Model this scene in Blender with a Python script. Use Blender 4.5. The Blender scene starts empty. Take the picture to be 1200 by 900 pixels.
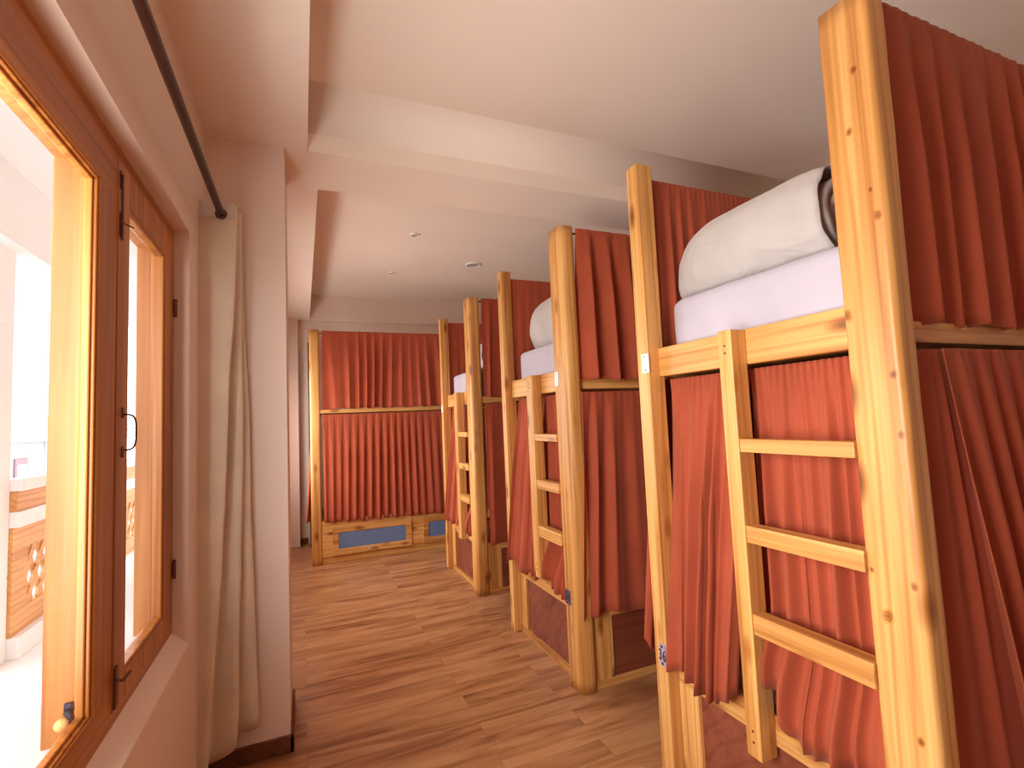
import bpy, bmesh, math, random
from mathutils import Vector, Matrix, noise
PI = math.pi
SC = bpy.context.scene
COL = SC.collection

# ------------------------------------------------------------------ camera
F_PX, YAW, PITCH, ROLL, CAM_H = 578.91, 0.4027, 0.0707, -0.0434, 1.5
def make_camera():
    fw = Vector((math.sin(YAW)*math.cos(PITCH), math.cos(YAW)*math.cos(PITCH), math.sin(PITCH)))
    rt = Vector((math.cos(YAW), -math.sin(YAW), 0)); up = rt.cross(fw)
    r2 = rt*math.cos(ROLL) + up*math.sin(ROLL); u2 = -rt*math.sin(ROLL) + up*math.cos(ROLL)
    cd = bpy.data.cameras.new('camera'); cd.sensor_fit = 'HORIZONTAL'; cd.sensor_width = 36
    cd.lens = F_PX/1200*36; cd.clip_start = .02; cd.clip_end = 200
    co = bpy.data.objects.new('camera', cd); COL.objects.link(co)
    m = Matrix.Identity(4)
    for i in range(3):
        m[i][0] = r2[i]; m[i][1] = u2[i]; m[i][2] = -fw[i]
    m.translation = Vector((0, 0, CAM_H)); co.matrix_world = m
    SC.camera = co
make_camera()

# ------------------------------------------------------------------ world, light, exposure
SKY_STRENGTH = 4.0
w = bpy.data.worlds.new('sky'); SC.world = w; w.use_nodes = True
bg = w.node_tree.nodes['Background']; bg.inputs[0].default_value = (.98, .98, 1.0, 1); bg.inputs[1].default_value = SKY_STRENGTH
def daylight(y0, y1, z0, z1, watts, tilt, col=(1, .92, .83)):
    """daylight arriving through a stretch of window, just outside its glass"""
    l = bpy.data.lights.new('window_daylight', 'AREA'); l.shape = 'RECTANGLE'; l.size = z1-z0; l.size_y = y1-y0; l.energy = watts; l.color = col
    o = bpy.data.objects.new('window_daylight', l); COL.objects.link(o)
    o.location = (-.70, (y0+y1)/2, (z0+z1)/2); o.rotation_euler = (0, -PI/2-math.radians(tilt), 0)
daylight(.2, 1.28, .82, 2.2, 66, 12)
daylight(3.5, 6.35, .82, 2.1, 78, -14)
SC.view_settings.view_transform = 'Standard'; SC.view_settings.look = 'None'
SC.view_settings.exposure = 0.0; SC.view_settings.gamma = 1.0; SC.view_settings.use_curve_mapping = False
SC.cycles.use_denoising = True
SC.cycles.max_bounces = 12; SC.cycles.diffuse_bounces = 8; SC.cycles.transparent_max_bounces = 12
SC.cycles.sample_clamp_indirect = 8

# ------------------------------------------------------------------ materials
def srgb(r, g, b):
    f = lambda c: (c/255/12.92 if c/255 <= .04045 else ((c/255+.055)/1.055)**2.4)
    return (f(r), f(g), f(b), 1)
class NT:
    def __init__(s, name):
        s.m = bpy.data.materials.new(name); s.m.use_nodes = True; s.t = s.m.node_tree
        s.b = s.t.nodes['Principled BSDF']
    def n(s, typ, **k):
        x = s.t.nodes.new(typ)
        for a, v in k.items(): setattr(x, a, v)
        return x
    def l(s, a, b): s.t.links.new(a, b)
    def ramp(s, fac, stops):
        r = s.n('ShaderNodeValToRGB'); e = r.color_ramp.elements
        while len(e) < len(stops): e.new(.5)
        for q, (p, c) in zip(e, stops): q.position = p; q.color = c
        s.l(fac, r.inputs[0]); return r.outputs[0]
    def mix(s, a, b, fac, mode='MIX'):
        x = s.n('ShaderNodeMix', data_type='RGBA', blend_type=mode)
        for sock, v in ((x.inputs[0], fac), (x.inputs[6], a), (x.inputs[7], b)):
            if hasattr(v, 'is_linked'): s.l(v, sock)
            else: sock.default_value = v
        return x.outputs[2]
    def coord(s, scale, rnd=True):
        tc = s.n('ShaderNodeTexCoord'); mp = s.n('ShaderNodeMapping'); mp.inputs['Scale'].default_value = scale
        if rnd:
            oi = s.n('ShaderNodeObjectInfo'); va = s.n('ShaderNodeVectorMath', operation='ADD'); mu = s.n('ShaderNodeMath', operation='MULTIPLY')
            mu.inputs[1].default_value = 37; s.l(oi.outputs['Random'], mu.inputs[0])
            s.l(tc.outputs['Object'], va.inputs[0]); s.l(mu.outputs[0], va.inputs[1]); s.l(va.outputs[0], mp.inputs[0])
        else: s.l(tc.outputs['Object'], mp.inputs[0])
        return mp.outputs[0]
    def noise(s, v, scale=1, detail=3, rough=.5, dist=0):
        x = s.n('ShaderNodeTexNoise'); x.inputs['Scale'].default_value = scale; x.inputs['Detail'].default_value = detail
        x.inputs['Roughness'].default_value = rough; x.inputs['Distortion'].default_value = dist; s.l(v, x.inputs['Vector']); return x.outputs['Fac']
    def bump(s, h, strength, dist=.002):
        x = s.n('ShaderNodeBump'); x.inputs['Strength'].default_value = strength; x.inputs['Distance'].default_value = dist
        s.l(h, x.inputs['Height']); s.l(x.outputs[0], s.b.inputs['Normal'])
def plain(name, col, rough=.6, metal=0, var=.05):
    t = NT(name); v = t.coord((6, 6, 6)); n = t.noise(v, 1, 4)
    d = tuple(c*(1-var*2) for c in col[:3])+(1,)
    t.l(t.ramp(n, [(.3, d), (.7, col)]), t.b.inputs['Base Color'])
    t.b.inputs['Roughness'].default_value = rough; t.b.inputs['Metallic'].default_value = metal
    return t.m
def wood(name, axis, dark, mid, light, knots=True, rough=.42, freq=1.0):
    t = NT(name)
    al, ac = .55*freq, 14*freq
    sc = [ac]*3; sc[axis] = al
    v = t.coord(tuple(sc))
    n1 = t.noise(v, 1, 3, .55, .6)
    base = t.ramp(n1, [(.28, dark), (.42, mid), (.6, light), (.8, mid)])
    sw = [5.5*freq]*3; sw[axis] = .42*freq
    wv = t.n('ShaderNodeTexWave', wave_type='RINGS', rings_direction='SPHERICAL'); wv.inputs['Scale'].default_value = 1.7; wv.inputs['Distortion'].default_value = 3.2; wv.inputs['Detail'].default_value = 2; wv.inputs['Detail Scale'].default_value = 1.2
    t.l(t.coord(tuple(sw)), wv.inputs['Vector'])
    base = t.mix(base, t.ramp(wv.outputs['Fac'], [(.0, (.80, .68, .54, 1)), (.22, (1, 1, 1, 1))]), .75, 'MULTIPLY')
    sf = [90*freq]*3; sf[axis] = 1.6
    n2 = t.noise(t.coord(tuple(sf)), 1, 2)
    base = t.mix(base, t.ramp(n2, [(.35, (.72, .66, .58, 1)), (.6, (1, 1, 1, 1))]), .55, 'MULTIPLY')
    sb = [2.2]*3; sb[axis] = .9
    n3 = t.noise(t.coord(tuple(sb)), 1, 2)
    base = t.mix(base, t.ramp(n3, [(.35, (.86, .80, .72, 1)), (.65, (1.06, 1.05, 1.02, 1))]), 1, 'MULTIPLY')
    if knots:
        sk = [9]*3; sk[axis] = 3.4
        vo = t.n('ShaderNodeTexVoronoi'); vo.inputs['Scale'].default_value = 1; vo.inputs['Randomness'].default_value = 1
        t.l(t.coord(tuple(sk)), vo.inputs['Vector'])
        k = t.ramp(vo.outputs['Distance'], [(.06, (.16, .07, .02, 1)), (.13, (.5, .30, .16, 1)), (.25, (1, 1, 1, 1))])
        base = t.mix(base, k, .8, 'MULTIPLY')
    t.l(base, t.b.inputs['Base Color'])
    t.b.inputs['Roughness'].default_value = rough
    t.bump(n2, .12)
    return t.m
D, M_, L = srgb(172, 110, 54), srgb(210, 152, 84), srgb(230, 180, 112)
PINE = [wood('pine_x', 0, D, M_, L), wood('pine_y', 1, D, M_, L), wood('pine_z', 2, D, M_, L)]
D2, M2, L2 = srgb(142, 82, 32), srgb(174, 106, 44), srgb(198, 130, 60)
def with_knots(name, spots):
    """the post timber with a few large round knots at given (y, z) places of the post"""
    m = PINE[2].copy(); m.name = name; nt = m.node_tree; b = nt.nodes['Principled BSDF']; src = b.inputs['Base Color'].links[0].from_socket
    tc = nt.nodes.new('ShaderNodeTexCoord'); sp = nt.nodes.new('ShaderNodeMapping'); sp.inputs['Scale'].default_value = (0, 1, .75); nt.links.new(tc.outputs['Object'], sp.inputs[0])
    ns = nt.nodes.new('ShaderNodeTexNoise'); ns.inputs['Scale'].default_value = 38; nt.links.new(tc.outputs['Object'], ns.inputs['Vector'])
    prev = None
    for y, z, r in spots:
        d = nt.nodes.new('ShaderNodeVectorMath'); d.operation = 'DISTANCE'; d.inputs[1].default_value = (0, y, z*.75); nt.links.new(sp.outputs[0], d.inputs[0])
        q = nt.nodes.new('ShaderNodeMath'); q.operation = 'DIVIDE'; q.inputs[1].default_value = r; nt.links.new(d.outputs['Value'], q.inputs[0])
        if prev:
            mn = nt.nodes.new('ShaderNodeMath'); mn.operation = 'MINIMUM'; nt.links.new(prev, mn.inputs[0]); nt.links.new(q.outputs[0], mn.inputs[1]); prev = mn.outputs[0]
        else: prev = q.outputs[0]
    ad = nt.nodes.new('ShaderNodeMath'); ad.operation = 'MULTIPLY_ADD'; ad.inputs[1].default_value = .9; ad.inputs[2].default_value = -.35; nt.links.new(ns.outputs['Fac'], ad.inputs[0])
    sm = nt.nodes.new('ShaderNodeMath'); sm.operation = 'ADD'; nt.links.new(prev, sm.inputs[0]); nt.links.new(ad.outputs[0], sm.inputs[1])
    rp = nt.nodes.new('ShaderNodeValToRGB'); e = rp.color_ramp.elements
    while len(e) < 5: e.new(.5)
    for k, (p, c) in zip(e, ((.25, (.30, .15, .07, 1)), (.42, (.62, .42, .24, 1)), (.55, (.45, .27, .13, 1)), (.72, (.85, .72, .55, 1)), (1, (1, 1, 1, 1)))): k.position = p; k.color = c
    nt.links.new(sm.outputs[0], rp.inputs[0])
    mx = nt.nodes.new('ShaderNodeMix'); mx.data_type = 'RGBA'; mx.blend_type = 'MULTIPLY'; mx.inputs[0].default_value = .9
    nt.links.new(src, mx.inputs[6]); nt.links.new(rp.outputs[0], mx.inputs[7]); nt.links.new(mx.outputs[2], b.inputs['Base Color'])
    return m
KNOTS = [(.047, 2.39, .012), (.072, 2.23, .012), (.022, 1.98, .013), (.033, 2.053, .007), (.122, 1.74, .02), (.022, 1.57, .012), (.018, 1.42, .011), (.09, .96, .02), (.118, 1.067, .008), (.022, 1.05, .012), (.04, .68, .012)]     # (y, z, radius) on the nearest log
KNOTTY = with_knots('knotty_post_timber', KNOTS)
OAK = [None, wood('window_wood_y', 1, D2, M2, L2, False, .35), wood('window_wood_z', 2, D2, M2, L2, False, .35)]
PALE = wood('jamb_wood', 2, srgb(164, 98, 46), srgb(186, 118, 58), srgb(200, 134, 70), False, .5)
RAILW = wood('railing_wood', 1, srgb(186, 130, 72), srgb(204, 150, 90), srgb(214, 164, 104), False, .6)
SKIRT = wood('skirting_wood', 1, srgb(82, 46, 28), srgb(104, 60, 38), srgb(120, 72, 46), False, .5)
PANEL = wood('red_brown_panel', 0, srgb(112, 56, 40), srgb(134, 70, 50), srgb(146, 80, 60), False, .5, .5)
def wall_mat(name, col):
    t = NT(name); v = t.coord((1, 1, 1), False)
    n = t.noise(v, 1.3, 3); d = tuple(c*.95 for c in col[:3])+(1,)
    t.l(t.ramp(n, [(.3, d), (.7, col)]), t.b.inputs['Base Color']); t.b.inputs['Roughness'].default_value = .75
    t.bump(t.noise(v, 160, 3), .05); return t.m
WALL = wall_mat('cream_plaster', srgb(236, 218, 204))
CEIL = wall_mat('ceiling_plaster', srgb(246, 234, 222))
WHITE = wall_mat('exterior_white_paint', srgb(228, 228, 228))
GREYW = wall_mat('exterior_grey_render', srgb(176, 176, 178))
def floor_mat():
    t = NT('laminate_planks'); tc = t.n('ShaderNodeTexCoord')
    br = t.n('ShaderNodeTexBrick'); br.offset = .37; br.offset_frequency = 2
    for k, val in (('Scale', 1), ('Brick Width', 1.25), ('Row Height', .13), ('Mortar Size', .0009), ('Mortar Smooth', .2), ('Bias', 0)): br.inputs[k].default_value = val
    br.inputs['Color1'].default_value = (0, 0, 0, 1); br.inputs['Color2'].default_value = (1, 1, 1, 1); br.inputs['Mortar'].default_value = (.5, .5, .5, 1)
    t.l(tc.outputs['Object'], br.inputs['Vector'])
    va = t.n('ShaderNodeVectorMath', operation='MULTIPLY_ADD'); va.inputs[1].default_value = (3.1, 7.7, 1.3)
    t.l(br.outputs['Color'], va.inputs[0]); t.l(tc.outputs['Object'], va.inputs[2])
    mp = t.n('ShaderNodeMapping'); mp.inputs['Scale'].default_value = (1.3, 9, 1); t.l(va.outputs[0], mp.inputs[0])
    n1 = t.noise(mp.outputs[0], 1, 4, .6, .8)
    c = t.ramp(n1, [(.30, srgb(122, 76, 48)), (.44, srgb(164, 114, 76)), (.6, srgb(190, 142, 100)), (.8, srgb(170, 120, 82))])
    c = t.mix(c, t.ramp(br.outputs['Color'], [(0, (.90, .89, .88, 1)), (1, (1.05, 1.04, 1.03, 1))]), 1, 'MULTIPLY')
    c = t.mix(c, srgb(124, 82, 56), br.outputs['Fac'])
    t.l(c, t.b.inputs['Base Color']); t.b.inputs['Roughness'].default_value = .31
    t.bump(br.outputs['Fac'], -.2, .001); return t.m
FLOOR = floor_mat()
def cloth(name, col, rough=.9, weave=420, sheen=.25, transl=0, tint=None):
    t = NT(name); v = t.coord((1, 1, 1))
    n = t.noise(v, 5, 3); d = tuple(c*.86 for c in col[:3])+(1,)
    base = t.ramp(n, [(.3, d), (.7, col)])
    t.l(base, t.b.inputs['Base Color']); t.b.inputs['Roughness'].default_value = rough
    t.b.inputs['Sheen Weight'].default_value = sheen; t.b.inputs['Sheen Roughness'].default_value = .5; t.b.inputs['Sheen Tint'].default_value = tint or tuple(min(1, c*1.6+.1) for c in col[:3])+(1,)
    t.bump(t.noise(v, weave, 2), .08)
    if transl:
        tr = t.n('ShaderNodeBsdfTranslucent'); t.l(base, tr.inputs[0]); mx = t.n('ShaderNodeMixShader'); mx.inputs[0].default_value = transl
        out = t.t.nodes['Material Output']; t.l(t.b.outputs[0], mx.inputs[1]); t.l(tr.outputs[0], mx.inputs[2]); t.l(mx.outputs[0], out.inputs[0])
    return t.m
RUST = cloth('rust_curtain_cloth', srgb(168, 75, 46), sheen=.12, tint=(1, .66, .45, 1))
BEIGE = cloth('beige_curtain_cloth', srgb(240, 226, 204), transl=.12)
HEADER = cloth('white_header_tape', srgb(222, 210, 206))
SHEET = cloth('white_sheet', srgb(190, 184, 197))
DUVET = cloth('pale_grey_duvet', srgb(190, 183, 180))
def wrinkle(m, sc, strength):
    nt = m.node_tree; tc = nt.nodes.new('ShaderNodeTexCoord'); n = nt.nodes.new('ShaderNodeTexNoise'); n.inputs['Scale'].default_value = sc; n.inputs['Detail'].default_value = 3; n.inputs['Distortion'].default_value = 1.6
    b = nt.nodes.new('ShaderNodeBump'); b.inputs['Strength'].default_value = strength; b.inputs['Distance'].default_value = .02
    nt.links.new(tc.outputs['Object'], n.inputs['Vector']); nt.links.new(n.outputs['Fac'], b.inputs['Height']); nt.links.new(b.outputs[0], nt.nodes['Principled BSDF'].inputs['Normal'])
wrinkle(DUVET, 7, .55)
DUVET_IN = cloth('duvet_inner', srgb(206, 196, 194))
METAL = plain('steel', (.55, .53, .5, 1), .3, 1)
DARKM = plain('dark_brown_metal', srgb(70, 34, 24), .35, .3)
IRON = plain('dark_iron', srgb(112, 70, 58), .45, .5)
BLUE = plain('blue_laminate', srgb(104, 128, 172), .45)
PLASTIC = plain('white_plastic', srgb(238, 236, 234), .4, 0, .02)
GREYM = plain('grey_print', srgb(120, 125, 125), .6)
LAMPW = plain('lamp_grey', srgb(186, 172, 162), .5)
PURPLE = plain('grey_purple_plate', srgb(168, 152, 176), .5)
PURPLED = plain('dark_purple_plate', srgb(96, 70, 96), .5)
INK = plain('dark_ink', srgb(36, 28, 48), .6)
ORANGE = plain('pale_orange_knob', srgb(235, 190, 120), .4)
TILE = plain('pale_roof_tile', srgb(214, 208, 196), .8)
def glass_mat():
    t = NT('window_glass'); out = t.t.nodes['Material Output']
    tr = t.n('ShaderNodeBsdfTransparent'); gl = t.n('ShaderNodeBsdfGlossy'); gl.inputs['Roughness'].default_value = .02
    lw = t.n('ShaderNodeLayerWeight'); lw.inputs[0].default_value = .5; mx = t.n('ShaderNodeMixShader')
    pw = t.n('ShaderNodeMath', operation='POWER'); pw.inputs[1].default_value = 5; ma = t.n('ShaderNodeMath', operation='MULTIPLY_ADD'); ma.inputs[1].default_value = .45; ma.inputs[2].default_value = .02
    t.l(lw.outputs['Facing'], pw.inputs[0]); t.l(pw.outputs[0], ma.inputs[0]); t.l(ma.outputs[0], mx.inputs[0]); t.l(tr.outputs[0], mx.inputs[1]); t.l(gl.outputs[0], mx.inputs[2]); t.l(mx.outputs[0], out.inputs[0])
    return t.m
GLASS = glass_mat()

# ------------------------------------------------------------------ mesh helpers
def box(bm, x0, x1, y0, y1, z0, z1):
    vs = [bm.verts.new(p) for p in ((x0, y0, z0), (x1, y0, z0), (x1, y1, z0), (x0, y1, z0), (x0, y0, z1), (x1, y0, z1), (x1, y1, z1), (x0, y1, z1))]
    for f in ((3, 2, 1, 0), (4, 5, 6, 7), (0, 1, 5, 4), (1, 2, 6, 5), (2, 3, 7, 6), (3, 0, 4, 7)): bm.faces.new([vs[i] for i in f])
def obj(name, bm, mat, parent=None, bevel=0, smooth=False, seg=2, solid=0):
    bmesh.ops.recalc_face_normals(bm, faces=bm.faces[:])
    me = bpy.data.meshes.new(name); bm.to_mesh(me); bm.free(); me.materials.append(mat)
    if smooth: me.polygons.foreach_set('use_smooth', [True]*len(me.polygons))
    o = bpy.data.objects.new(name, me); COL.objects.link(o)
    if parent: o.parent = parent
    if solid:
        s = o.modifiers.new('thickness', 'SOLIDIFY'); s.thickness = solid; s.offset = 0
    if bevel:
        b = o.modifiers.new('bevel', 'BEVEL'); b.width = bevel; b.segments = seg; b.limit_method = 'ANGLE'; b.angle_limit = .7
    return o
def bx(name, dims, mat, parent=None, bevel=.003):
    bm = bmesh.new(); box(bm, *dims); return obj(name, bm, mat, parent, bevel)
def struct(name, boxes, mat, bevel=0):
    bm = bmesh.new()
    for b in boxes: box(bm, *b)
    o = obj(name, bm, mat, None, bevel); o['kind'] = 'structure'; return o
def tag(o, label, cat, group=None):
    o['label'] = label; o['category'] = cat
    if group: o['group'] = group
    return o
def thing(name, loc, label, cat, group=None):
    o = bpy.data.objects.new(name, None); COL.objects.link(o); o.location = loc; o.empty_display_size = .1
    return tag(o, label, cat, group)
def tube(bm, pts, r, n=12, caps=True):
    pts = [Vector(p) for p in pts]; rings = []
    for i, p in enumerate(pts):
        d = (pts[min(i+1, len(pts)-1)]-pts[max(i-1, 0)]).normalized()
        a = d.orthogonal().normalized() if not rings else (pa - d*pa.dot(d)).normalized()
        pa = a; b = d.cross(a)
        rr = r[i] if isinstance(r, (list, tuple)) else r
        rings.append([bm.verts.new(p+(a*math.cos(2*PI*k/n)+b*math.sin(2*PI*k/n))*rr) for k in range(n)])
    for q, s in zip(rings, rings[1:]):
        for k in range(n): bm.faces.new((q[k], q[(k+1) % n], s[(k+1) % n], s[k]))
    if caps: bm.faces.new(rings[0][::-1]); bm.faces.new(rings[-1])
def cyl(name, a, b, r, mat, parent=None, n=16, smooth=True):
    bm = bmesh.new(); tube(bm, (a, b), r, n); return obj(name, bm, mat, parent, .0, False) if not smooth else shade(obj(name, bm, mat, parent))
def shade(o):
    o.data.polygons.foreach_set('use_smooth', [len(p.vertices) == 4 for p in o.data.polygons]); return o

# ------------------------------------------------------------------ the room
XW, XO = -.417, -.56            # inner and outer face of the window wall
YB, YE, XR = -3.6, 7.1, 3.45
Y1, Y2 = -.15, 2.317           # window_1 opening
Y3, Y4 = 3.45, 6.4              # window_2 opening
ZS, ZH = .72, 2.32
struct('floor', [(XO-.02, XR+.1, YB-.1, YE+.2, -.12, 0)], FLOOR)
struct('wall_left', [(XO, XW, YB, YE, -.1, .69), (XO, XW, YB, YE, ZH, 3.3), (XO, XW, YB, Y1, .69, ZH), (XO, XW, Y2, Y3, .69, ZH), (XO, XW, Y4, YE, .69, ZH)], WALL)
def sill(name, y0, y1):
    bm = bmesh.new()
    prof = ((XW+.002, .68), (XW+.002, .694), (-.474, .746), (-.50, .746), (-.50, .68))
    a = [bm.verts.new((x, y0, z)) for x, z in prof]; b = [bm.verts.new((x, y1, z)) for x, z in prof]; n = len(prof)
    bm.faces.new(a); bm.faces.new(b[::-1])
    for i in range(n): bm.faces.new((a[i], b[i], b[(i+1) % n], a[(i+1) % n]))
    o = obj(name, bm, WALL, None, .004); o['kind'] = 'structure'
sill('trim_1', Y1, Y2); sill('trim_2', Y3, Y4)
struct('wall_end', [(XO, XR+.1, YE, YE+.12, -.1, 3.3)], WALL)
struct('trim_3', [(XW-.05, XR+.05, 7.0, YE+.05, 2.93, 3.35), (XW-.05, -.045, 6.96, YE+.05, -.05, 2.95)], WALL, .006)
struct('wall_right', [(XR, XR+.12, YB, YE, -.1, 3.3)], WALL)
struct('wall_back', [(XO, XR+.1, YB-.12, YB, -.1, 3.3)], WALL)
struct('trim_4', [(XW-.05, -.07, 2.66, 3.09, -.05, 2.93)], WALL, 0)                                            # the pillar
struct('trim_5', [(XW-.05, XR+.05, 2.66, 3.09, 2.93, 3.35)], CEIL, 0)                                           # cross beam
struct('trim_6', [(-.26, .04, YB-.05, 2.66, 2.93, 3.35), (XW-.05, -.25, YB-.05, 2.66, 2.95, 3.35)], CEIL, 0)        # boxing over the curtain rod
struct('trim_7', [(XW-.05, .10, 3.09, 7.0, 2.93, 3.35)], CEIL, 0)
struct('ceiling', [(XO, XR+.1, YB-.1, 2.7, 3.2, 3.4), (XO, XR+.1, 2.7, YE+.1, 3.26, 3.4)], CEIL)
def cove(name, x0, x1, yw, zc, r):
    bm = bmesh.new(); prof = [(yw, zc+.02), (yw, zc-r)]+[(yw-r+r*math.cos(a), zc-r+r*math.sin(a)) for a in [PI/2*i/10 for i in range(1, 11)]]+[(yw-r, zc+.02)]
    a = [bm.verts.new((x0, y, z)) for y, z in prof]; b = [bm.verts.new((x1, y, z)) for y, z in prof]; n = len(prof)
    bm.faces.new(a); bm.faces.new(b[::-1])
    for i in range(n): bm.faces.new((a[i], b[i], b[(i+1) % n], a[(i+1) % n]))
    o = obj(name, bm, CEIL, None); shade(o); o['kind'] = 'structure'
cove('trim_12', .03, XR, 2.665, 3.204, .22)  # fillet added to soften the shading contrast between beam face and ceiling
struct('baseboard_left', [(XW, -.055, 2.645, 2.662, 0, .075), (-.072, -.055, 2.645, 3.1, 0, .075)], SKIRT, .003)
struct('baseboard_end', [(-.045, .05, 7.085, YE, 0, .075)], SKIRT, .003)

# ------------------------------------------------------------------ windows
def window(name, y0, y1, muls, casement=None):
    """timber window in the left wall; muls: (y0,y1) of mullions, casement: index of the opening pane"""
    root = bpy.data.objects.new(name, None); COL.objects.link(root); root['kind'] = 'structure'
    xi, xo = -.470, -.502
    def m(n, dims, mat, p=root, bev=.004): return bx(n, dims, mat, p, bev)
    m('head_rail', (xo, xi, y0, y1, 2.165, ZH), OAK[1]); m('bottom_rail', (xo, xi, y0, y1, .735, .835), OAK[1])
    edges = [y0+.13] + [v for mu in muls for v in mu] + [y1-.01]
    m('side_stile', (xo, xi, y0, y0+.13, .83, 2.17), OAK[2])
    for a, b in muls: m('mullion', (xo, xi, a, b, .83, 2.17), OAK[2])
    for i in range(0, len(edges), 2):
        a, b = edges[i], edges[i+1]
        if casement is not None and i//2 == casement:
            s = bpy.data.objects.new('casement', None); COL.objects.link(s); s.parent = root
            ya, yb = a, b
            fr = bmesh.new()
            for d in ((-.512, -.467, ya, ya+.098, .775, 2.285), (-.512, -.467, yb-.135, yb, .775, 2.285), (-.512, -.467, ya+.098, yb-.135, 2.172, 2.285), (-.512, -.467, ya+.098, yb-.135, .775, .842)): box(fr, *d)
            obj('sash_frame', fr, OAK[2], s, .004)
            mo = bmesh.new(); a2, b2 = ya+.098, yb-.135
            for d in ((-.5, -.470, a2, a2+.008, .842, 2.172), (-.5, -.470, b2-.012, b2, .842, 2.172), (-.5, -.470, a2, b2, 2.16, 2.172), (-.5, -.470, a2, b2, .842, .854)): box(mo, *d)
            obj('sash_bead', mo, OAK[2], s, .004)
            bx('pane', (-.488, -.484, a2, b2, .842, 2.172), GLASS, s, 0)
            # pull handle, top bolt, latch, hinges
            bm = bmesh.new(); zc = 1.51; yy = ya+.05
            hp = [(-.468+.030*math.sin(PI*u)**.45, yy+.014*math.sin(PI*u)**.45, zc+.05*math.copysign(abs(math.cos(PI*u))**.55, math.cos(PI*u))) for u in [i/28 for i in range(29)]]
            tube(bm, hp, .0026, 8)
            box(bm, -.468, -.464, yy-.007, yy+.007, zc+.04, zc+.07); box(bm, -.468, -.464, yy-.007, yy+.007, zc-.07, zc-.04)
            shade(obj('pull_handle', bm, IRON, s))
            bm = bmesh.new(); box(bm, -.468, -.464, ya+.004, ya+.02, 2.20, 2.25); box(bm, -.468, -.464, ya+.004, ya+.02, 2.06, 2.13); tube(bm, [(-.462, ya+.012, 2.05), (-.462, ya+.012, 2.24)], .003, 8); tube(bm, [(-.462, ya+.012, 2.1), (-.445, ya+.045, 2.1)], .0025, 8)
            obj('top_bolt', bm, IRON, s)
            bm = bmesh.new(); box(bm, -.468, -.462, ya+.004, ya+.026, .785, .89); tube(bm, [(-.462, ya+.015, .855), (-.45, ya+.018, .85), (-.442, ya+.05, .858)], .0045, 8)
            obj('bottom_bolt', bm, IRON, s)
            for z in (2.0, .98):
                bm = bmesh.new(); tube(bm, [(-.462, yb+.003, z-.035), (-.462, yb+.003, z+.035)], .006, 10); box(bm, -.464, -.459, yb-.02, yb, z-.03, z+.03); obj('hinge', bm, IRON, s)
        else:
            mo = bmesh.new()
            for k, (d, x) in enumerate(((0, -.474), (.008, -.482))):
                w = .011
                for q in ((-.5, x, a+d, a+d+w, .83, 2.17), (-.5, x, b-d-w, b-d, .83, 2.17), (-.5, x, a, b, 2.17-d-w, 2.17-d), (-.5, x, a, b, .83+d, .83+d+w)): box(mo, *q)
            obj('bead', mo, OAK[2], root, .003)
            bx('pane', (-.494, -.490, a+.015, b-.015, .845, 2.155), GLASS, root, 0)
    return root, edges
win1, ed = window('window_1', Y1, Y2, [(1.535, 1.66)], 1)
# pale timber outer jambs that show through the glass
for y in (1.525, 2.2):
    bx('outer_jamb', (-.563, -.5, y, y+.13, .78, 2.25), PALE, win1, .003)
bx('outer_head', (-.563, -.53, Y1, Y2, 2.2, 2.32), PALE, win1, .003)
bx('outer_sill', (-.66, -.53, Y1, Y2, .70, .79), WHITE, win1, .004)
window('window_2', Y3, Y4, [(4.35, 4.5), (5.4, 5.55)], None)
k = thing('jamb_knob', (-.51, 1.52, .845), 'small pale round knob with dark bracket behind the glass at the window post foot', 'knob')
bm = bmesh.new(); bmesh.ops.create_uvsphere(bm, u_segments=20, v_segments=12, radius=.014)
for v in bm.verts: v.co += Vector((-.008, -.014, 0))
obj('ball', bm, ORANGE, k, smooth=True)
bm = bmesh.new(); tube(bm, [(.002, .004, -.026), (.006, -.004, -.014), (.006, -.006, .008), (-.002, -.004, .024)], [.012, .007, .006, .008], 12); box(bm, -.008, .012, -.004, .004, .022, .04)
shade(obj('bracket', bm, INK, k))

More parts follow.
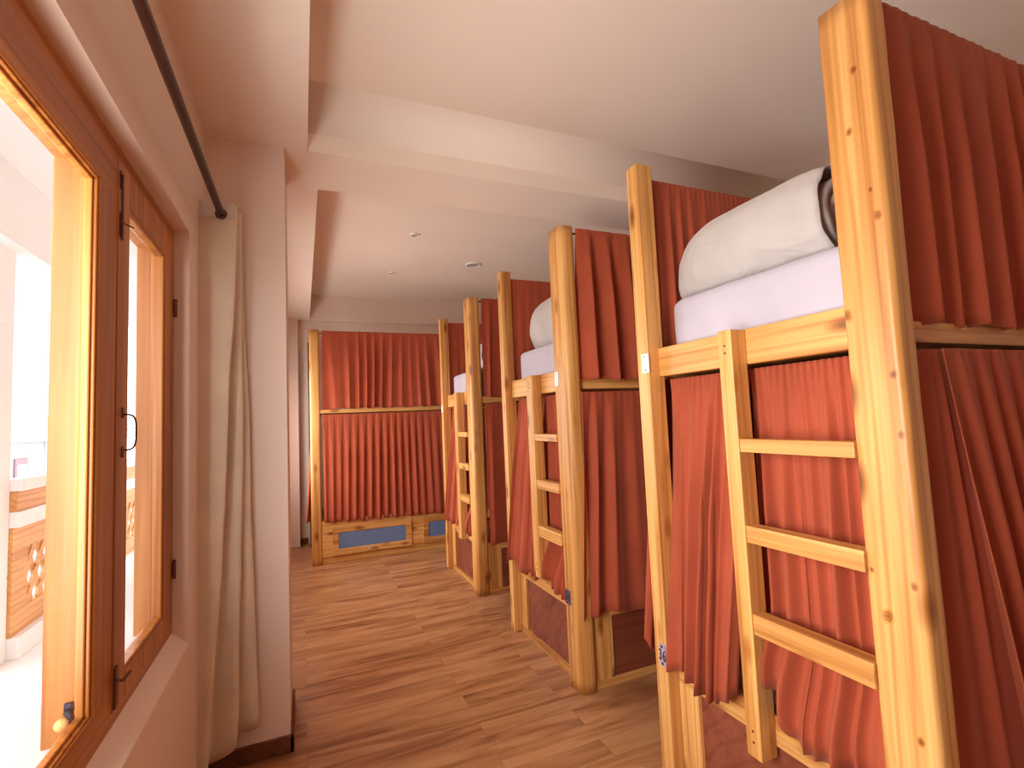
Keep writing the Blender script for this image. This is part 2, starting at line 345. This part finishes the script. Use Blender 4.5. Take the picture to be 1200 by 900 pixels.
# ------------------------------------------------------------------ balcony and the view outside
struct('trim_8', [(-2.2, XO, -2.5, 12, -.2, -.05)], WHITE)                       # balcony floor
struct('trim_9', [(-2.2, XO, -2.5, 12, 3.42, 3.55), (-2.05, -1.85, -2.5, 12, 2.89, 3.42)], WHITE)   # balcony ceiling and lintel
struct('trim_10', [(-2.12, -1.95, 4.45, 4.75, -.05, 2.9), (-2.12, -1.95, -1.0, -.7, -.05, 2.9), (-2.12, -1.95, 9.6, 9.9, -.05, 2.9)], WHITE, .01)
def railing(y0, y1, label):
    r = thing('balcony_railing', (-1.95, y0, -.05), label, 'railing'); Ln = y1-y0; o = .05
    bx('top_rail', (-.07, .07, 0, Ln, 1.13+o, 1.22+o), WHITE, r, .01)
    bx('wooden_strip', (-.03, .04, 0, Ln, .985+o, 1.13+o), RAILW, r, .004)
    bx('middle_rail', (-.06, .06, 0, Ln, .87+o, .985+o), WHITE, r, .006)
    bx('base_rail', (-.07, .07, 0, Ln, 0, .10+o), WHITE, r, .006)
    z0, z1 = .10+o, .87+o; bm = bmesh.new()
    box(bm, -.02, .02, 0, Ln, z0, z0+.17); box(bm, -.02, .02, 0, Ln, z1-.17, z1)
    n = max(1, round(Ln/1.15)); step = Ln/n
    for i in range(n+1):
        c = min(max(i*step, .11), Ln-.11); box(bm, -.02, .02, c-.11, c+.11, z0+.17, z1-.17)
    obj('panel_frame', bm, RAILW, r, .003)
    bm = bmesh.new(); h = z1-z0-.34; zc = z0+.17
    pitch, kx = .17, .62
    for s in (1, -1):
        q = -h*kx
        while q < Ln+h*kx:
            a, b = (q, q+h*kx) if s > 0 else (q+h*kx, q)
            p0, p1 = Vector((0, a, zc)), Vector((0, b, zc+h)); d = (p1-p0).normalized(); nn = Vector((0, -d.z, d.y))*.026
            t0 = max(0, (0-p0.y)/(p1.y-p0.y)) if p1.y > p0.y else max(0, (Ln-p0.y)/(p1.y-p0.y))
            t1 = min(1, (Ln-p0.y)/(p1.y-p0.y)) if p1.y > p0.y else min(1, (0-p0.y)/(p1.y-p0.y))
            if t1-t0 > .05:
                u, v = p0.lerp(p1, t0), p0.lerp(p1, t1); e = Vector((.008, 0, 0)); off = Vector((.006*s, 0, 0))
                vs = [bm.verts.new(x) for x in (u+nn-e+off, u-nn-e+off, v-nn-e+off, v+nn-e+off, u+nn+e+off, u-nn+e+off, v-nn+e+off, v+nn+e+off)]
                for f in ((3, 2, 1, 0), (4, 5, 6, 7), (0, 1, 5, 4), (1, 2, 6, 5), (2, 3, 7, 6), (3, 0, 4, 7)): bm.faces.new([vs[i] for i in f])
            q += pitch
    obj('lattice', bm, RAILW, r)
railing(4.75, 9.6, 'wooden balcony railing with a diamond lattice panel between white rails')
# neighbouring house
hs = thing('neighbour_house', (-8, 12, -3), 'pale grey house with tiled roof edge seen beyond the balcony railing', 'house')
bx('wall', (-4, 0, 0, 18, 0, 4.45), GREYW, hs, 0)
bx('roof_slab', (-4.4, .35, -.3, 18.3, 4.45, 4.75), WHITE, hs, .03)
bm = bmesh.new()
for i in range(46):
    for j in range(2): 
        y = i*.4+j*.2; tube(bm, [(.28-j*.25, y, 4.78+j*.22), (-.3-j*.25, y, 5.0+j*.22)], .15, 8)
obj('roof_tiles', bm, TILE, hs)
bx('pillar', (0, .12, 9.55, 9.75, 0, 4.45), WHITE, hs, .01)
for y in (7.6, 9.95, 12.5):
    f = bx('window', (-.02, .05, y, y+.75, 2.7, 3.95), plain('window_trim_paint', srgb(150, 120, 125), .6), hs, .01); bx('window_pane', (.05, .06, y+.12, y+.63, 2.7, 3.75), WHITE, f, 0)
struct('trim_11', [(-60, -2.6, -20, 90, -3.2, -3)], GREYW)

# ------------------------------------------------------------------ cloth
def curtain(name, label, group, A, B, zt, zb, folds, amp, seed, cat='curtain', mat=None, A2=None, B2=None, bottom=None, push=None, gather=.0016, lean=0, nz=30, amp_top=.06, rows_pow=1.3):
    """pleated cloth between floor-plan points A and B (top); A2,B2: the same at the hem; bottom(s): hem height offset; push(s,t): extra offset along the normal"""
    rnd = random.Random(seed); A, B = Vector(A), Vector(B); A2 = Vector(A2) if A2 else A; B2 = Vector(B2) if B2 else B
    ln = (B-A).length; nx = int(folds*14)
    d = (B-A).normalized(); nrm = Vector((d.y, -d.x))       # to the right of A->B
    ph = [rnd.uniform(0, 2*PI) for _ in range(8)]; wv = [rnd.uniform(.6, 1.4) for _ in range(8)]
    rws = [(j/nz)**rows_pow for j in range(nz+1)]
    bm = bmesh.new(); grid = []
    # header ruffle above the rod
    rows = [(-.012, 0)]+[(t, t) for t in rws]
    for tz, t in rows:
        row = []
        for i in range(nx+1):
            s = i/nx
            ws = s+.35/folds*(math.sin(2*PI*(1.3*s*wv[0]+.15*t)+ph[0])+.6*math.sin(2*PI*(2.9*s*wv[1])+ph[1]))
            th = 2*PI*folds*ws+ph[2]
            main = math.sin(th)+.28*math.sin(2*th+ph[3]+.8*t)
            modu = .65+.35*math.sin(2*PI*1.7*s*wv[2]+ph[4]+.7*t)
            g = amp_top+(1-amp_top)*min(1, (t*2.2))**.8
            off = amp*g*main*modu
            fine = math.exp(-t*11)*gather*math.sin(2*PI*folds*2.7*s+ph[5]+.6*math.sin(9*s))
            off += fine+.25*amp*t*math.sin(2*PI*folds*.37*s+ph[6])
            if tz < 0: off = off*.8
            if push: off += push(s, t)
            P0 = A.lerp(B, s).lerp(A2.lerp(B2, s), t)
            along = .25*amp*math.cos(th)*g*min(1, .15+t*3)
            hem = bottom(s) if bottom else 0
            z = zt+(zb+hem-zt)*max(t, 0) + (.011 if tz < 0 else 0)
            z += t*.006*math.sin(th*.5+ph[7])
            P = P0+nrm*off+d*along
            row.append(bm.verts.new((P.x, P.y, z)))
        grid.append(row)
    for a, b in zip(grid, grid[1:]):
        for i in range(nx): bm.faces.new((a[i], a[i+1], b[i+1], b[i]))
    org = Vector(((A.x+B.x)/2, (A.y+B.y)/2, zb))
    for v in bm.verts: v.co -= org
    o = obj(name, bm, mat or RUST, None, 0, True, solid=.003); o.location = org
    tag(o, label, cat, group); return o

# ------------------------------------------------------------------ bunk beds
def log_post(parent, w, d, H, seed, y0=0, x0=0, rc=.026):
    """round-backed log with one flat face towards the aisle"""
    rnd = random.Random(seed); bm = bmesh.new(); rings = []
    prof = []
    def corner(cx, cy, rx, ry, a0, n=7):
        for i in range(n+1):
            a = a0+PI/2*i/n; prof.append((cx+rx*math.cos(a), cy+ry*math.sin(a)))
    corner(.007, d-.007, .007, .007, PI/2, 3)
    corner(rc, rc, rc, rc, PI)
    corner(w-.034, .034, .034, .034, -PI/2)
    corner(w-.02, d-.02, .02, .02, 0)
    n = 40; cx, cy = w/2, d/2
    for j in range(n+1):
        z = H*j/n; ring = []
        for x, y in prof:
            k = 1+.035*noise.noise(Vector((math.atan2(y-cy, x-cx)*1.2, z*2.1, seed*7.3)))+.02*noise.noise(Vector((x*30, z*7, seed)))
            xx, yy = cx+(x-cx)*k, cy+(y-cy)*k
            if x < .012: xx = max(xx, 0) if x > 0.003 else x*1.0
            if j == n: xx, yy = cx+(xx-cx)*.97, cy+(yy-cy)*.97
            ring.append(bm.verts.new((x0+xx, y0+yy, z)))
        rings.append(ring)
    m = len(prof)
    for a, b in zip(rings, rings[1:]):
        for i in range(m): bm.faces.new((a[i], a[(i+1) % m], b[(i+1) % m], b[i]))
    bm.faces.new(rings[0][::-1]); bm.faces.new(rings[-1])
    o = obj('log_post', bm, KNOTTY if seed == 1 else PINE[2], parent)
    return shade(o)

def plate_on(parent, y0, y1, z0, z1, style, digits=None):
    mat = {'white': PLASTIC, 'purple': PURPLE, 'dark': PURPLED}[style]
    p = bx('number_plate', (-.005, 0.0, y0, y1, z0, z1), mat, parent, .002)
    yc, zc = (y0+y1)/2, (z0+z1)/2
    if digits:
        for i, ch in enumerate(digits):
            cu = bpy.data.curves.new('numeral', 'FONT'); cu.body = ch; cu.size = .062; cu.align_x = 'CENTER'; cu.align_y = 'CENTER'; cu.extrude = .0006; cu.offset = .0012
            cu.materials.append(INK)
            tmp = bpy.data.objects.new('numeral_outline', cu); me = bpy.data.meshes.new_from_object(tmp); bpy.data.objects.remove(tmp)
            o = bpy.data.objects.new('numeral', me); COL.objects.link(o); o.parent = p
            o.location = (-.0058, yc+(.0115 if i == 0 else -.0115), zc-.002); o.rotation_euler = (PI/2, 0, -PI/2); o.scale = (.62, 1, 1)
        for z in (z0+.010, z1-.010):
            bm = bmesh.new(); tube(bm, [(-.005, yc, z), (-.0065, yc, z)], .006, 12); obj('screw', bm, INK, p)
    else:
        for sgn in (1, -1):
            bm = bmesh.new(); tube(bm, [(-.005, yc+.004*sgn, zc+sgn*.030), (-.0062, yc+.004*sgn, zc+sgn*.030)], .0042, 12); obj('screw', bm, GREYM, p)
            bm = bmesh.new()
            for q in (-.010, .009): tube(bm, [(-.005, yc+q, zc+sgn*.019), (-.0056, yc+q, zc+sgn*.019)], .0028, 8)
            obj('print', bm, plain('pale_grey_print', srgb(190, 194, 192), .6), p)
    return p

def bunk(name, label, X, yl0, yl1, yf0, yf1, lw, H=2.6, ladder=None, Lb=2.02, seed=1, rungs=True):
    """origin at the near aisle corner; local y = 0 at the near face of the log post"""
    r = thing(name, (X, yl0, 0), label, 'bunk bed', 'bunk beds along the aisle')
    d = yl1-yl0; a = yf0-yl0; b = yf1-yl0
    log_post(r, lw, d, H, seed, rc=.016 if seed == 1 else .034)
    bx('square_post', (0, .084, a, b, 0, H), PINE[2], r, .004)
    bx('rear_post', (Lb-.09, Lb, .0, .09, 0, H), PINE[2], r, .004); bx('rear_post', (Lb-.09, Lb, a, b, 0, H), PINE[2], r, .004)
    # upper bunk frame
    bx('end_rail', (.054, .092, d, a, 1.654, 1.777), PINE[1], r, .004)
    bx('side_rail', (lw-.012, Lb-.09, .03, .062, 1.655, 1.712), PINE[0], r, .003)
    bx('side_rail', (.084, Lb-.09, a+.012, a+.045, 1.655, 1.712), PINE[0], r, .003)
    bx('bed_deck', (.092, Lb-.02, .062, a+.012, 1.66, 1.695), PINE[0], r, .002)
    # lower box
    bx('base_rail', (.054, .088, d, a, .392, .49), PINE[1], r, .004)
    bx('end_stile', (.054, .086, a-.105, a, .03, .392), PINE[2], r, .003)
    bx('end_panel', (.070, .086, d, a-.105, .03, .392), PANEL, r, .001)
    bx('kick_strip', (.048, .088, d, a, 0, .042), PINE[1], r, .003)
    bx('side_stile', (lw-.01, lw+.125, .028, .055, .03, .43), PINE[2], r, .003)
    bx('side_panel', (lw+.125, Lb-.09, .036, .052, .03, .37), PANEL, r, .001)
    bx('side_base_rail', (lw+.125, Lb-.09, .028, .058, .37, .45), PINE[0], r, .003)
    bx('side_kick_strip', (lw-.01, Lb-.09, .018, .055, 0, .038), PINE[0], r, .003)
    bx('back_panel', (.084, Lb-.09, a+.02, a+.04, 0, .45), PANEL, r, .001)
    bx('lower_deck', (.088, Lb-.02, .058, a+.02, .40, .43), PINE[0], r, .002)
    # ladder on the end
    l0, l1, zb = ladder
    ld = bpy.data.objects.new('ladder', None); COL.objects.link(ld); ld.parent = r
    st = bx('stringer', (-.016, .054, l0, l1, zb, 1.774), PINE[2], ld, .003)
    for k, (z0, z1) in enumerate(((1.356, 1.4), (1.058, 1.114), (.762, .828))):
        bx('rung', (-.012, .040, d-.004, l0, z0, z1), PINE[1], ld, .003)
    for z in (1.72, 1.695, zb+.05, zb+.085):
        bm = bmesh.new(); tube(bm, [(-.0155, (l0+l1)/2, z), (-.0175, (l0+l1)/2, z)], .0045, 10); obj('peg', bm, SKIRT, ld)
    # rods
    for nm, p, q in (('curtain_rod', (lw-.02, .046, 2.575), (Lb-.05, .046, 2.575)), ('curtain_rod', (.06, a+.06, 2.535), (Lb-.05, a+.06, 2.535)),
                     ('curtain_rod', (lw-.02, .042, 1.628), (Lb-.05, .042, 1.628)), ('curtain_rod', (.134, d-.03, 1.63), (.134, a+.03, 1.63)), ('curtain_rod', (.06, a+.085, 1.63), (Lb-.05, a+.085, 1.63))):
        cyl(nm, p, q, .006, DARKM, r, 10)
    return r

B1 = bunk('bunk_bed', 'nearest bunk bed, its far square post bearing the number 36 plate', 1.363, .740, .872, 1.704, 1.778, .092, ladder=(.504, .562, .36), seed=1)
plate_on(B1, .966, 1.006, .455, .543, 'purple', '36'); plate_on(B1, .957, 1.003, 1.672, 1.755, 'white')
B2 = bunk('bunk_bed', 'middle bunk bed with a white plate on its round log post', 1.363, 2.42, 2.56, 3.336, 3.404, .106, ladder=(.425, .51, .50), seed=2)
plate_on(B2, .078, .136, .45, .53, 'dark', '34'); plate_on(B2, .09, .132, 1.678, 1.762, 'white')
B3 = bunk('bunk_bed', 'farthest of the bunk beds along the right, beside the blue-drawer bunk', 1.363, 4.12, 4.262, 5.075, 5.15, .11, ladder=(.40, .50, .405), seed=3)
plate_on(B3, .968, 1.012, 1.60, 1.68, 'white')

def mattress(name, label, group, x0, x1, y0, y1, z0, z1, mat=SHEET, sag=.012):
    bm = bmesh.new(); nx, ny = 24, 14
    bmesh.ops.create_cube(bm, size=1)
    bmesh.ops.subdivide_edges(bm, edges=bm.edges[:], cuts=9, use_grid_fill=True)
    for v in bm.verts:
        p = v.co*2; e = 16
        # superellipsoid rounding
        s = (abs(p.x)**e+abs(p.y)**e+abs(p.z)**e)**(1/e)
        k = 1/max(s, 1e-6) if max(abs(p.x), abs(p.y), abs(p.z)) > .99 else 1
        k = min(1, k)
        q = Vector((p.x*(k if abs(p.x) > .6 else 1), p.y*(k if abs(p.y) > .6 else 1), p.z*k))
        wx, wy, wz = (x1-x0)/2, (y1-y0)/2, (z1-z0)/2
        v.co = Vector((q.x*wx, q.y*wy, wz+q.z*wz))
        if p.z > .5: v.co.z += .010*noise.noise(Vector((v.co.x*4, v.co.y*5, z0)))
        if abs(p.x) > .9: v.co.x += .006*noise.noise(Vector((v.co.y*6, v.co.z*9, z1)))
    o = obj(name, bm, mat, None, 0, True); o.location = ((x0+x1)/2, (y0+y1)/2, z0)
    s = o.modifiers.new('smooth', 'SUBSURF'); s.levels = 1; s.render_levels = 1
    return tag(o, label, 'mattress', group)
for (y0, y1, t) in ((.815, 1.715, 'nearest bunk, below the long grey duvet roll'), (2.495, 3.347, 'middle bunk, below the short fat duvet roll'), (4.195, 5.086, 'farthest right-hand bunk')):
    mattress('mattress', 'white sheeted upper mattress of the '+t, 'upper bunk mattresses', 1.458, 3.34, y0, y1, 1.696, 1.995)
mattress('mattress', 'white sheeted lower mattress glimpsed under the nearest bunk\'s curtain hem', None, 1.46, 3.34, .81, 1.715, .431, .57)

def duvet_roll(label, cx, y0, y1, z, rx, rz, seed, both=False):
    """rolled duvet lying across the mattress; the near end (y0) is open and shows the rolled layers"""
    r = thing('duvet_roll', (cx, y0, z), label, 'rolled duvet', 'rolled duvets on the upper bunks')
    Ln = y1-y0; n = 56; m = 40; bm = bmesh.new(); rings = []
    for j in range(m+1):
        t = j/m; y = Ln*t
        k = 1-.07*math.exp(-t*14)
        far = max(0, (t-.58)/.42); k *= math.sqrt(max(0, 1-far**2.3))*(1-.0*far)
        ring = []
        for i in range(n):
            a = 2*PI*i/n
            ca, sa = math.cos(a), math.sin(a)
            e = .82
            x = rx*math.copysign(abs(ca)**e, ca); zz = rz*math.copysign(abs(sa)**e, sa)
            wr = 1+.035*noise.noise(Vector((ca*1.6+seed, sa*1.6, y*3.2)))+.022*noise.noise(Vector((ca*3+y*9, sa*3+seed, y*5)))+.05*max(0, t-.6)*math.sin(a*7+y*40+4*noise.noise(Vector((ca*2, sa*2, y*6))))+.02*math.exp(-t*9)*math.sin(a*9+seed)
            kk = max(k, .02)
            px, pz = x*kk*wr, rz+zz*kk*wr-(1-kk)*rz*.92
            ring.append(bm.verts.new((px, y, max(pz, .002))))
        rings.append(ring)
    for q, s in zip(rings, rings[1:]):
        for i in range(n): bm.faces.new((q[i], q[(i+1) % n], s[(i+1) % n], s[i]))
    bm.faces.new(rings[-1])
    obj('cover', bm, DUVET, r, 0, True, solid=.006)
    # spiral of layers inside the open end
    bm = bmesh.new(); turns = 2.1; q = 120; a_ = []; b_ = []
    for i in range(q+1):
        u = i/q; a = 2*PI*turns*u+.7; rad = .90-.78*u
        wob = 1+.42*noise.noise(Vector((a*.55, seed, 0)))*min(1, u*3)
        x, zz = rx*.84*rad*math.cos(a)*wob, rz*.93+rz*.80*rad*math.sin(a)*wob
        dep = .006+.012*u+.012*noise.noise(Vector((a, seed, 3)))
        a_.append(bm.verts.new((x, max(dep, .004), zz))); b_.append(bm.verts.new((x*.97, .22, zz)))
    for i in range(q): bm.faces.new((a_[i], a_[i+1], b_[i+1], b_[i]))
    obj('rolled_layers', bm, DUVET_IN, r, 0, True, solid=.03)
    return r
duvet_roll('long pale grey rolled duvet lying across the nearest upper mattress', 1.632, 1.0, 1.735, 1.985, .15, .152, 1)
duvet_roll('fat pale pinkish duvet roll standing behind the middle log post', 1.70, 2.63, 3.36, 1.985, .19, .178, 2)
duvet_roll('duvet roll mostly hidden behind the farthest right-hand log post', 1.68, 4.3, 4.72, 1.985, .15, .13, 3)

def out(s, t):      # the hem swings out over the base rail below the last rung
    u = min(1, max(0, (t-.76)/.2)); return .068*u*u*(3-2*u)
G = 'rust curtains of the bunks'
def cur(label, *a, **k): return curtain('curtain', label, G, *a, **k)
# nearest bunk
cur('dark rust curtain hung above the board on the nearest bunk, right photo edge', (1.462, .764), (3.25, .752), 2.585, 1.705, 14, .042, 11, A2=(1.472, .772), push=lambda s, t: .012*t-.02*t*math.exp(-s*20))
cur('rust curtain closing the lower berth of the nearest bunk, right photo edge', (1.55, .744), (3.25, .745), 1.626, .40, 17, .022, 12, A2=(1.72, .712), B2=(3.25, .725), amp_top=.12)
cur('narrow bright crimson curtain slanting out beside the nearest log post', (1.458, .776), (1.62, .752), 1.626, .40, 2, .010, 13, A2=(1.460, .780), B2=(1.78, .735))
cur('dark rust curtain behind the duvet roll on the nearest upper bunk', (1.452, 1.742), (3.25, 1.742), 2.545, 1.715, 22, .012, 14)
cur('rust curtain tail showing behind the number 36 post of the nearest bunk', (1.45, 1.765), (3.25, 1.765), 1.638, .42, 18, .016, 15, A2=(1.368, 1.862), bottom=lambda s: .09*math.exp(-s*40))
cur('sunlit salmon curtain between the number 36 post and the nearest ladder', (1.468, 1.700), (1.468, 1.285), 1.630, .50, 6, .036, 16, gather=.010, A2=(1.392, 1.690), B2=(1.385, 1.36),
    bottom=lambda s: -.05+.02*math.sin(7*s)+.13*max(0, s-.68), push=lambda s, t: .02*t)
cur('sunlit salmon curtain behind the rungs of the nearest ladder', (1.468, 1.285), (1.468, .90), 1.630, .47, 6, .030, 17, gather=.010, A2=(1.452, 1.275), B2=(1.448, .885),
    bottom=lambda s: .17*max(0, 1-s*3.2)+.02*math.sin(9*s), push=out)
# middle bunk
cur('rust curtain on the upper middle bunk, starting a hand right of its log post', (1.482, 2.432), (3.25, 2.432), 2.585, 1.705, 12, .040, 21, A2=(1.462, 2.424))
cur('rust curtain closing the long side of the middle lower berth, above the dark panel', (1.452, 2.425), (3.25, 2.425), 1.626, .40, 15, .028, 22, A2=(1.385, 2.395), bottom=lambda s: .012*math.sin(20*s))
cur('dark rust curtain behind the fat duvet roll on the middle upper bunk', (1.44, 3.372), (3.25, 3.372), 2.545, 1.715, 22, .012, 23)
cur('salmon curtain between the middle bunk\'s square post and its ladder', (1.468, 3.330), (1.468, 2.90), 1.630, .52, 6, .028, 24, gather=.008, A2=(1.372, 3.36), B2=(1.380, 2.92), bottom=lambda s: -.02+.02*math.sin(9*s)-.03*s, push=lambda s, t: .02*t)
cur('salmon curtain behind the rungs of the middle bunk\'s ladder', (1.468, 2.885), (1.468, 2.58), 1.630, .45, 5, .026, 25, gather=.008, A2=(1.452, 2.87), B2=(1.448, 2.565), bottom=lambda s: .09*max(0, 1-s*2.5), push=out)
# farthest right-hand bunk
cur('rust curtain on the upper berth of the farthest right-hand bunk', (1.492, 4.132), (3.25, 4.132), 2.585, 1.705, 13, .022, 31)
cur('rust curtain on the lower long side of the farthest right-hand bunk', (1.49, 4.125), (3.25, 4.125), 1.638, .41, 14, .024, 32, bottom=lambda s: .01*math.sin(20*s))
cur('dark rust curtain behind the upper berth of the farthest right-hand bunk', (1.45, 5.112), (3.25, 5.112), 2.555, 1.715, 20, .012, 33)
cur('tan-lit curtain between square post and ladder of the farthest right-hand bunk', (1.468, 5.068), (1.468, 4.62), 1.630, .50, 6, .026, 34, gather=.008, A2=(1.375, 5.10), B2=(1.38, 4.66), push=lambda s, t: .02*t)
cur('tan-lit curtain behind the ladder rungs of the farthest right-hand bunk', (1.468, 4.60), (1.468, 4.28), 1.630, .47, 5, .024, 35, gather=.008, A2=(1.452, 4.59), B2=(1.448, 4.27), push=out)

# ------------------------------------------------------------------ the bunk across the end of the room, with drawers
E4 = thing('bunk_bed', (.075, 5.90, 0), 'bunk bed across the end of the room with blue-fronted drawers under it', 'bunk bed')
log_post(E4, .108, .11, 2.6, 5)
bx('rear_post', (-.005, .08, .93, 1.0, 0, 2.6), SKIRT, E4, .004)
bx('front_post', (2.05, 2.14, 0, .1, 0, 2.6), PINE[2], E4, .004)
bx('side_rail', (.10, 2.05, .015, .05, 1.652, 1.697), PINE[0], E4, .003)
bx('bed_deck', (.05, 2.1, .05, .93, 1.655, 1.69), PINE[0], E4, .002)
bx('end_rail', (.02, .055, .11, .93, 1.654, 1.777), PINE[1], E4, .003)
bx('plinth', (.10, 2.05, .03, .08, 0, .08), PINE[0], E4, .002)
bx('drawer_surround', (.10, 2.05, .022, .06, .075, .47), PINE[0], E4, .003)
bx('end_panel', (.03, .05, .11, .93, 0, .47), PINE[1], E4, .002)
bx('lower_deck', (.05, 2.1, .06, .93, .44, .47), PINE[0], E4, .002)
def drawer(x0, x1, parent):
    dr = bpy.data.objects.new('drawer', None); COL.objects.link(dr); dr.parent = parent
    bm = bmesh.new(); z0, z1 = .082, .378
    for d in ((x0, x1, .002, .022, z0, z0+.068), (x0, x1, .002, .022, z1-.052, z1), (x0, x0+.062, .002, .022, z0+.068, z1-.052), (x1-.068, x1, .002, .022, z0+.068, z1-.052)): box(bm, *d)
    obj('drawer_frame', bm, PINE[0], dr, .003)
    bx('blue_panel', (x0+.062, x1-.068, .010, .022, z0+.068, z1-.052), BLUE, dr, 0)['label'] = 'blue inset panel'
    xc = (x0+x1)/2-.02; bm = bmesh.new()
    tube(bm, [(xc-.05, .002, .118), (xc-.045, -.018, .118), (xc+.045, -.018, .118), (xc+.05, .002, .118)], .006, 8)
    shade(obj('handle', bm, METAL, dr))['label'] = 'small steel handle'
drawer(.215, 1.085, E4); drawer(1.225, 1.98, E4)
cyl('curtain_rod', (.09, .02, 2.56), (2.08, .02, 2.52), .006, DARKM, E4, 10); cyl('curtain_rod', (.09, .01, 1.63), (2.08, .01, 1.60), .006, DARKM, E4, 10)
cur('upper rust curtain across the long front of the end-wall bunk', (.205, 5.905), (2.12, 5.905), 2.575, 1.70, 17, .024, 41)
cur('lower rust curtain over the blue-fronted drawers of the end-wall bunk', (.200, 5.898), (2.12, 5.898), 1.628, .43, 22, .026, 42, bottom=lambda s: .02-.05*s)
cur('rust curtain on the left end of the end-wall bunk, a sliver beside its log post', (.115, 6.83), (.115, 6.02), 1.63, .45, 8, .02, 43, A2=(.06, 6.83), B2=(.045, 6.02))

# ------------------------------------------------------------------ window curtain and rod
rod = cyl('window_curtain_rod', (-.327, -.45, 2.478), (-.327, 2.53, 2.478), .0155, DARKM, None, 20)
tag(rod, 'long dark brown curtain rod running above the window', 'curtain rod')
wc = thing('window_curtain', (-.34, 2.55, .13), 'long beige curtain bunched at the end of the window', 'curtain')
def window_curtain(parent):
    # floor-plan outline of the folded cloth: at the head, at mid height and at the hem
    top = [(-.444, 2.60), (-.437, 2.515), (-.36, 2.500), (-.276, 2.498), (-.272, 2.515), (-.33, 2.560), (-.34, 2.575), (-.27, 2.575), (-.258, 2.590), (-.30, 2.615), (-.30, 2.625), (-.27, 2.622), (-.262, 2.630)]
    mid = [(-.446, 2.60), (-.440, 2.515), (-.385, 2.500), (-.322, 2.495), (-.318, 2.515), (-.36, 2.560), (-.34, 2.575), (-.275, 2.560), (-.255, 2.575), (-.285, 2.610), (-.285, 2.620), (-.245, 2.610), (-.228, 2.622)]
    bot = [(-.446, 2.60), (-.438, 2.515), (-.42, 2.495), (-.390, 2.490), (-.384, 2.515), (-.39, 2.560), (-.37, 2.570), (-.295, 2.540), (-.278, 2.555), (-.29, 2.610), (-.28, 2.620), (-.225, 2.600), (-.198, 2.615)]
    hem = [.10, .08, .05, .06, .08, .09, .09, .13, .17, .17, .16, .165, .17]
    zt, nz, sub = 2.525, 44, 6
    def spline(P, u):
        n = len(P)-1; i = min(int(u*n), n-1); f = u*n-i
        p0, p1, p2, p3 = (P[max(i-1, 0)], P[i], P[i+1], P[min(i+2, n)])
        return [.5*(2*b+(c-a)*f+(2*a-5*b+4*c-d)*f*f+(3*b-a-3*c+d)*f**3) for a, b, c, d in zip(p0, p1, p2, p3)]
    bm = bmesh.new(); grid = []; nu = (len(top)-1)*sub
    for j in range(nz+1):
        t = j/nz; row = []
        for i in range(nu+1):
            u = i/nu; a, b, c = spline(top, u), spline(mid, u), spline(bot, u)
            if t < .55: q = t/.55; q = q*q*(3-2*q); p = [a[k]+(b[k]-a[k])*q for k in (0, 1)]
            else: q = (t-.55)/.45; p = [b[k]+(c[k]-b[k])*q for k in (0, 1)]
            h = spline([(v, 0) for v in hem], u)[0]
            z = zt+(h-zt)*t
            wv = .006*noise.noise(Vector((u*9, z*2.2, 1)))*min(1, t*3)+.004*noise.noise(Vector((u*14, z*6, 5)))*t
            row.append(bm.verts.new((p[0]+.34+wv, p[1]-2.55+wv, z-.13)))
        grid.append(row)
    for a, b in zip(grid, grid[1:]):
        for i in range(nu): bm.faces.new((a[i], a[i+1], b[i+1], b[i]))
    obj('cloth', bm, BEIGE, parent, 0, True, solid=.003)
    # stiff white header tape on the front fold, with its eyelet
    bm = bmesh.new(); g = []
    for z, s in ((2.532, 0), (2.49, 0), (2.462, .004)):
        g.append([bm.verts.new((x+.34, y-2.55-.004, z-.13-.0*x-(.005 if x > -.3 else 0)*(1 if z < 2.47 else 0))) for x, y in ((-.437, 2.512), (-.40, 2.502), (-.36, 2.496), (-.32, 2.494), (-.276, 2.494))])
    for a, b in zip(g, g[1:]):
        for i in range(4): bm.faces.new((a[i], a[i+1], b[i+1], b[i]))
    obj('header_tape', bm, HEADER, parent, 0, False, solid=.003)['label'] = 'white header tape'
    bm = bmesh.new(); c = Vector((.013, -.061, 2.478-.13)); pts = [c+Vector((math.cos(a)*.021, 0, math.sin(a)*.021)) for a in [2*PI*i/24 for i in range(25)]]
    tube(bm, pts, .004, 8); shade(obj('eyelet', bm, IRON, parent))
    bm = bmesh.new()
    for z in (2.498, 2.492): tube(bm, [(-.090, -.046, z-.13), (-.02, -.0585, z-.13), (.060, -.0605, z-.13-.003)], .0008, 6)
    obj('stitching', bm, GREYM, parent)
window_curtain(wc)

# ------------------------------------------------------------------ recessed ceiling spots
def spot(x, y, r, label):
    s = thing('ceiling_spotlight', (x, y, 3.26), label, 'ceiling light')
    bm = bmesh.new(); rings = []
    for rr, z in ((r*.72, -.001), (r*.74, -.012), (r*.9, -.014), (r, -.008), (r, -.0005)):
        rings.append([bm.verts.new((rr*math.cos(a), rr*math.sin(a), z)) for a in [2*PI*i/32 for i in range(32)]])
    for a, b in zip(rings, rings[1:]):
        for i in range(32): bm.faces.new((a[i], a[(i+1) % 32], b[(i+1) % 32], b[i]))
    shade(obj('trim_ring', bm, PLASTIC, s))
    bm = bmesh.new(); tube(bm, [(0, 0, -.0005), (0, 0, -.006)], r*.7, 28); obj('reflector', bm, LAMPW, s)
spot(1.80, 5.19, .092, 'larger white-rimmed round ceiling spotlight, nearest the bunks')
spot(.99, 4.48, .045, 'small faint ceiling spotlight nearest the cross beam')
spot(.985, 5.72, .042, 'small faint ceiling spotlight nearest the end wall')
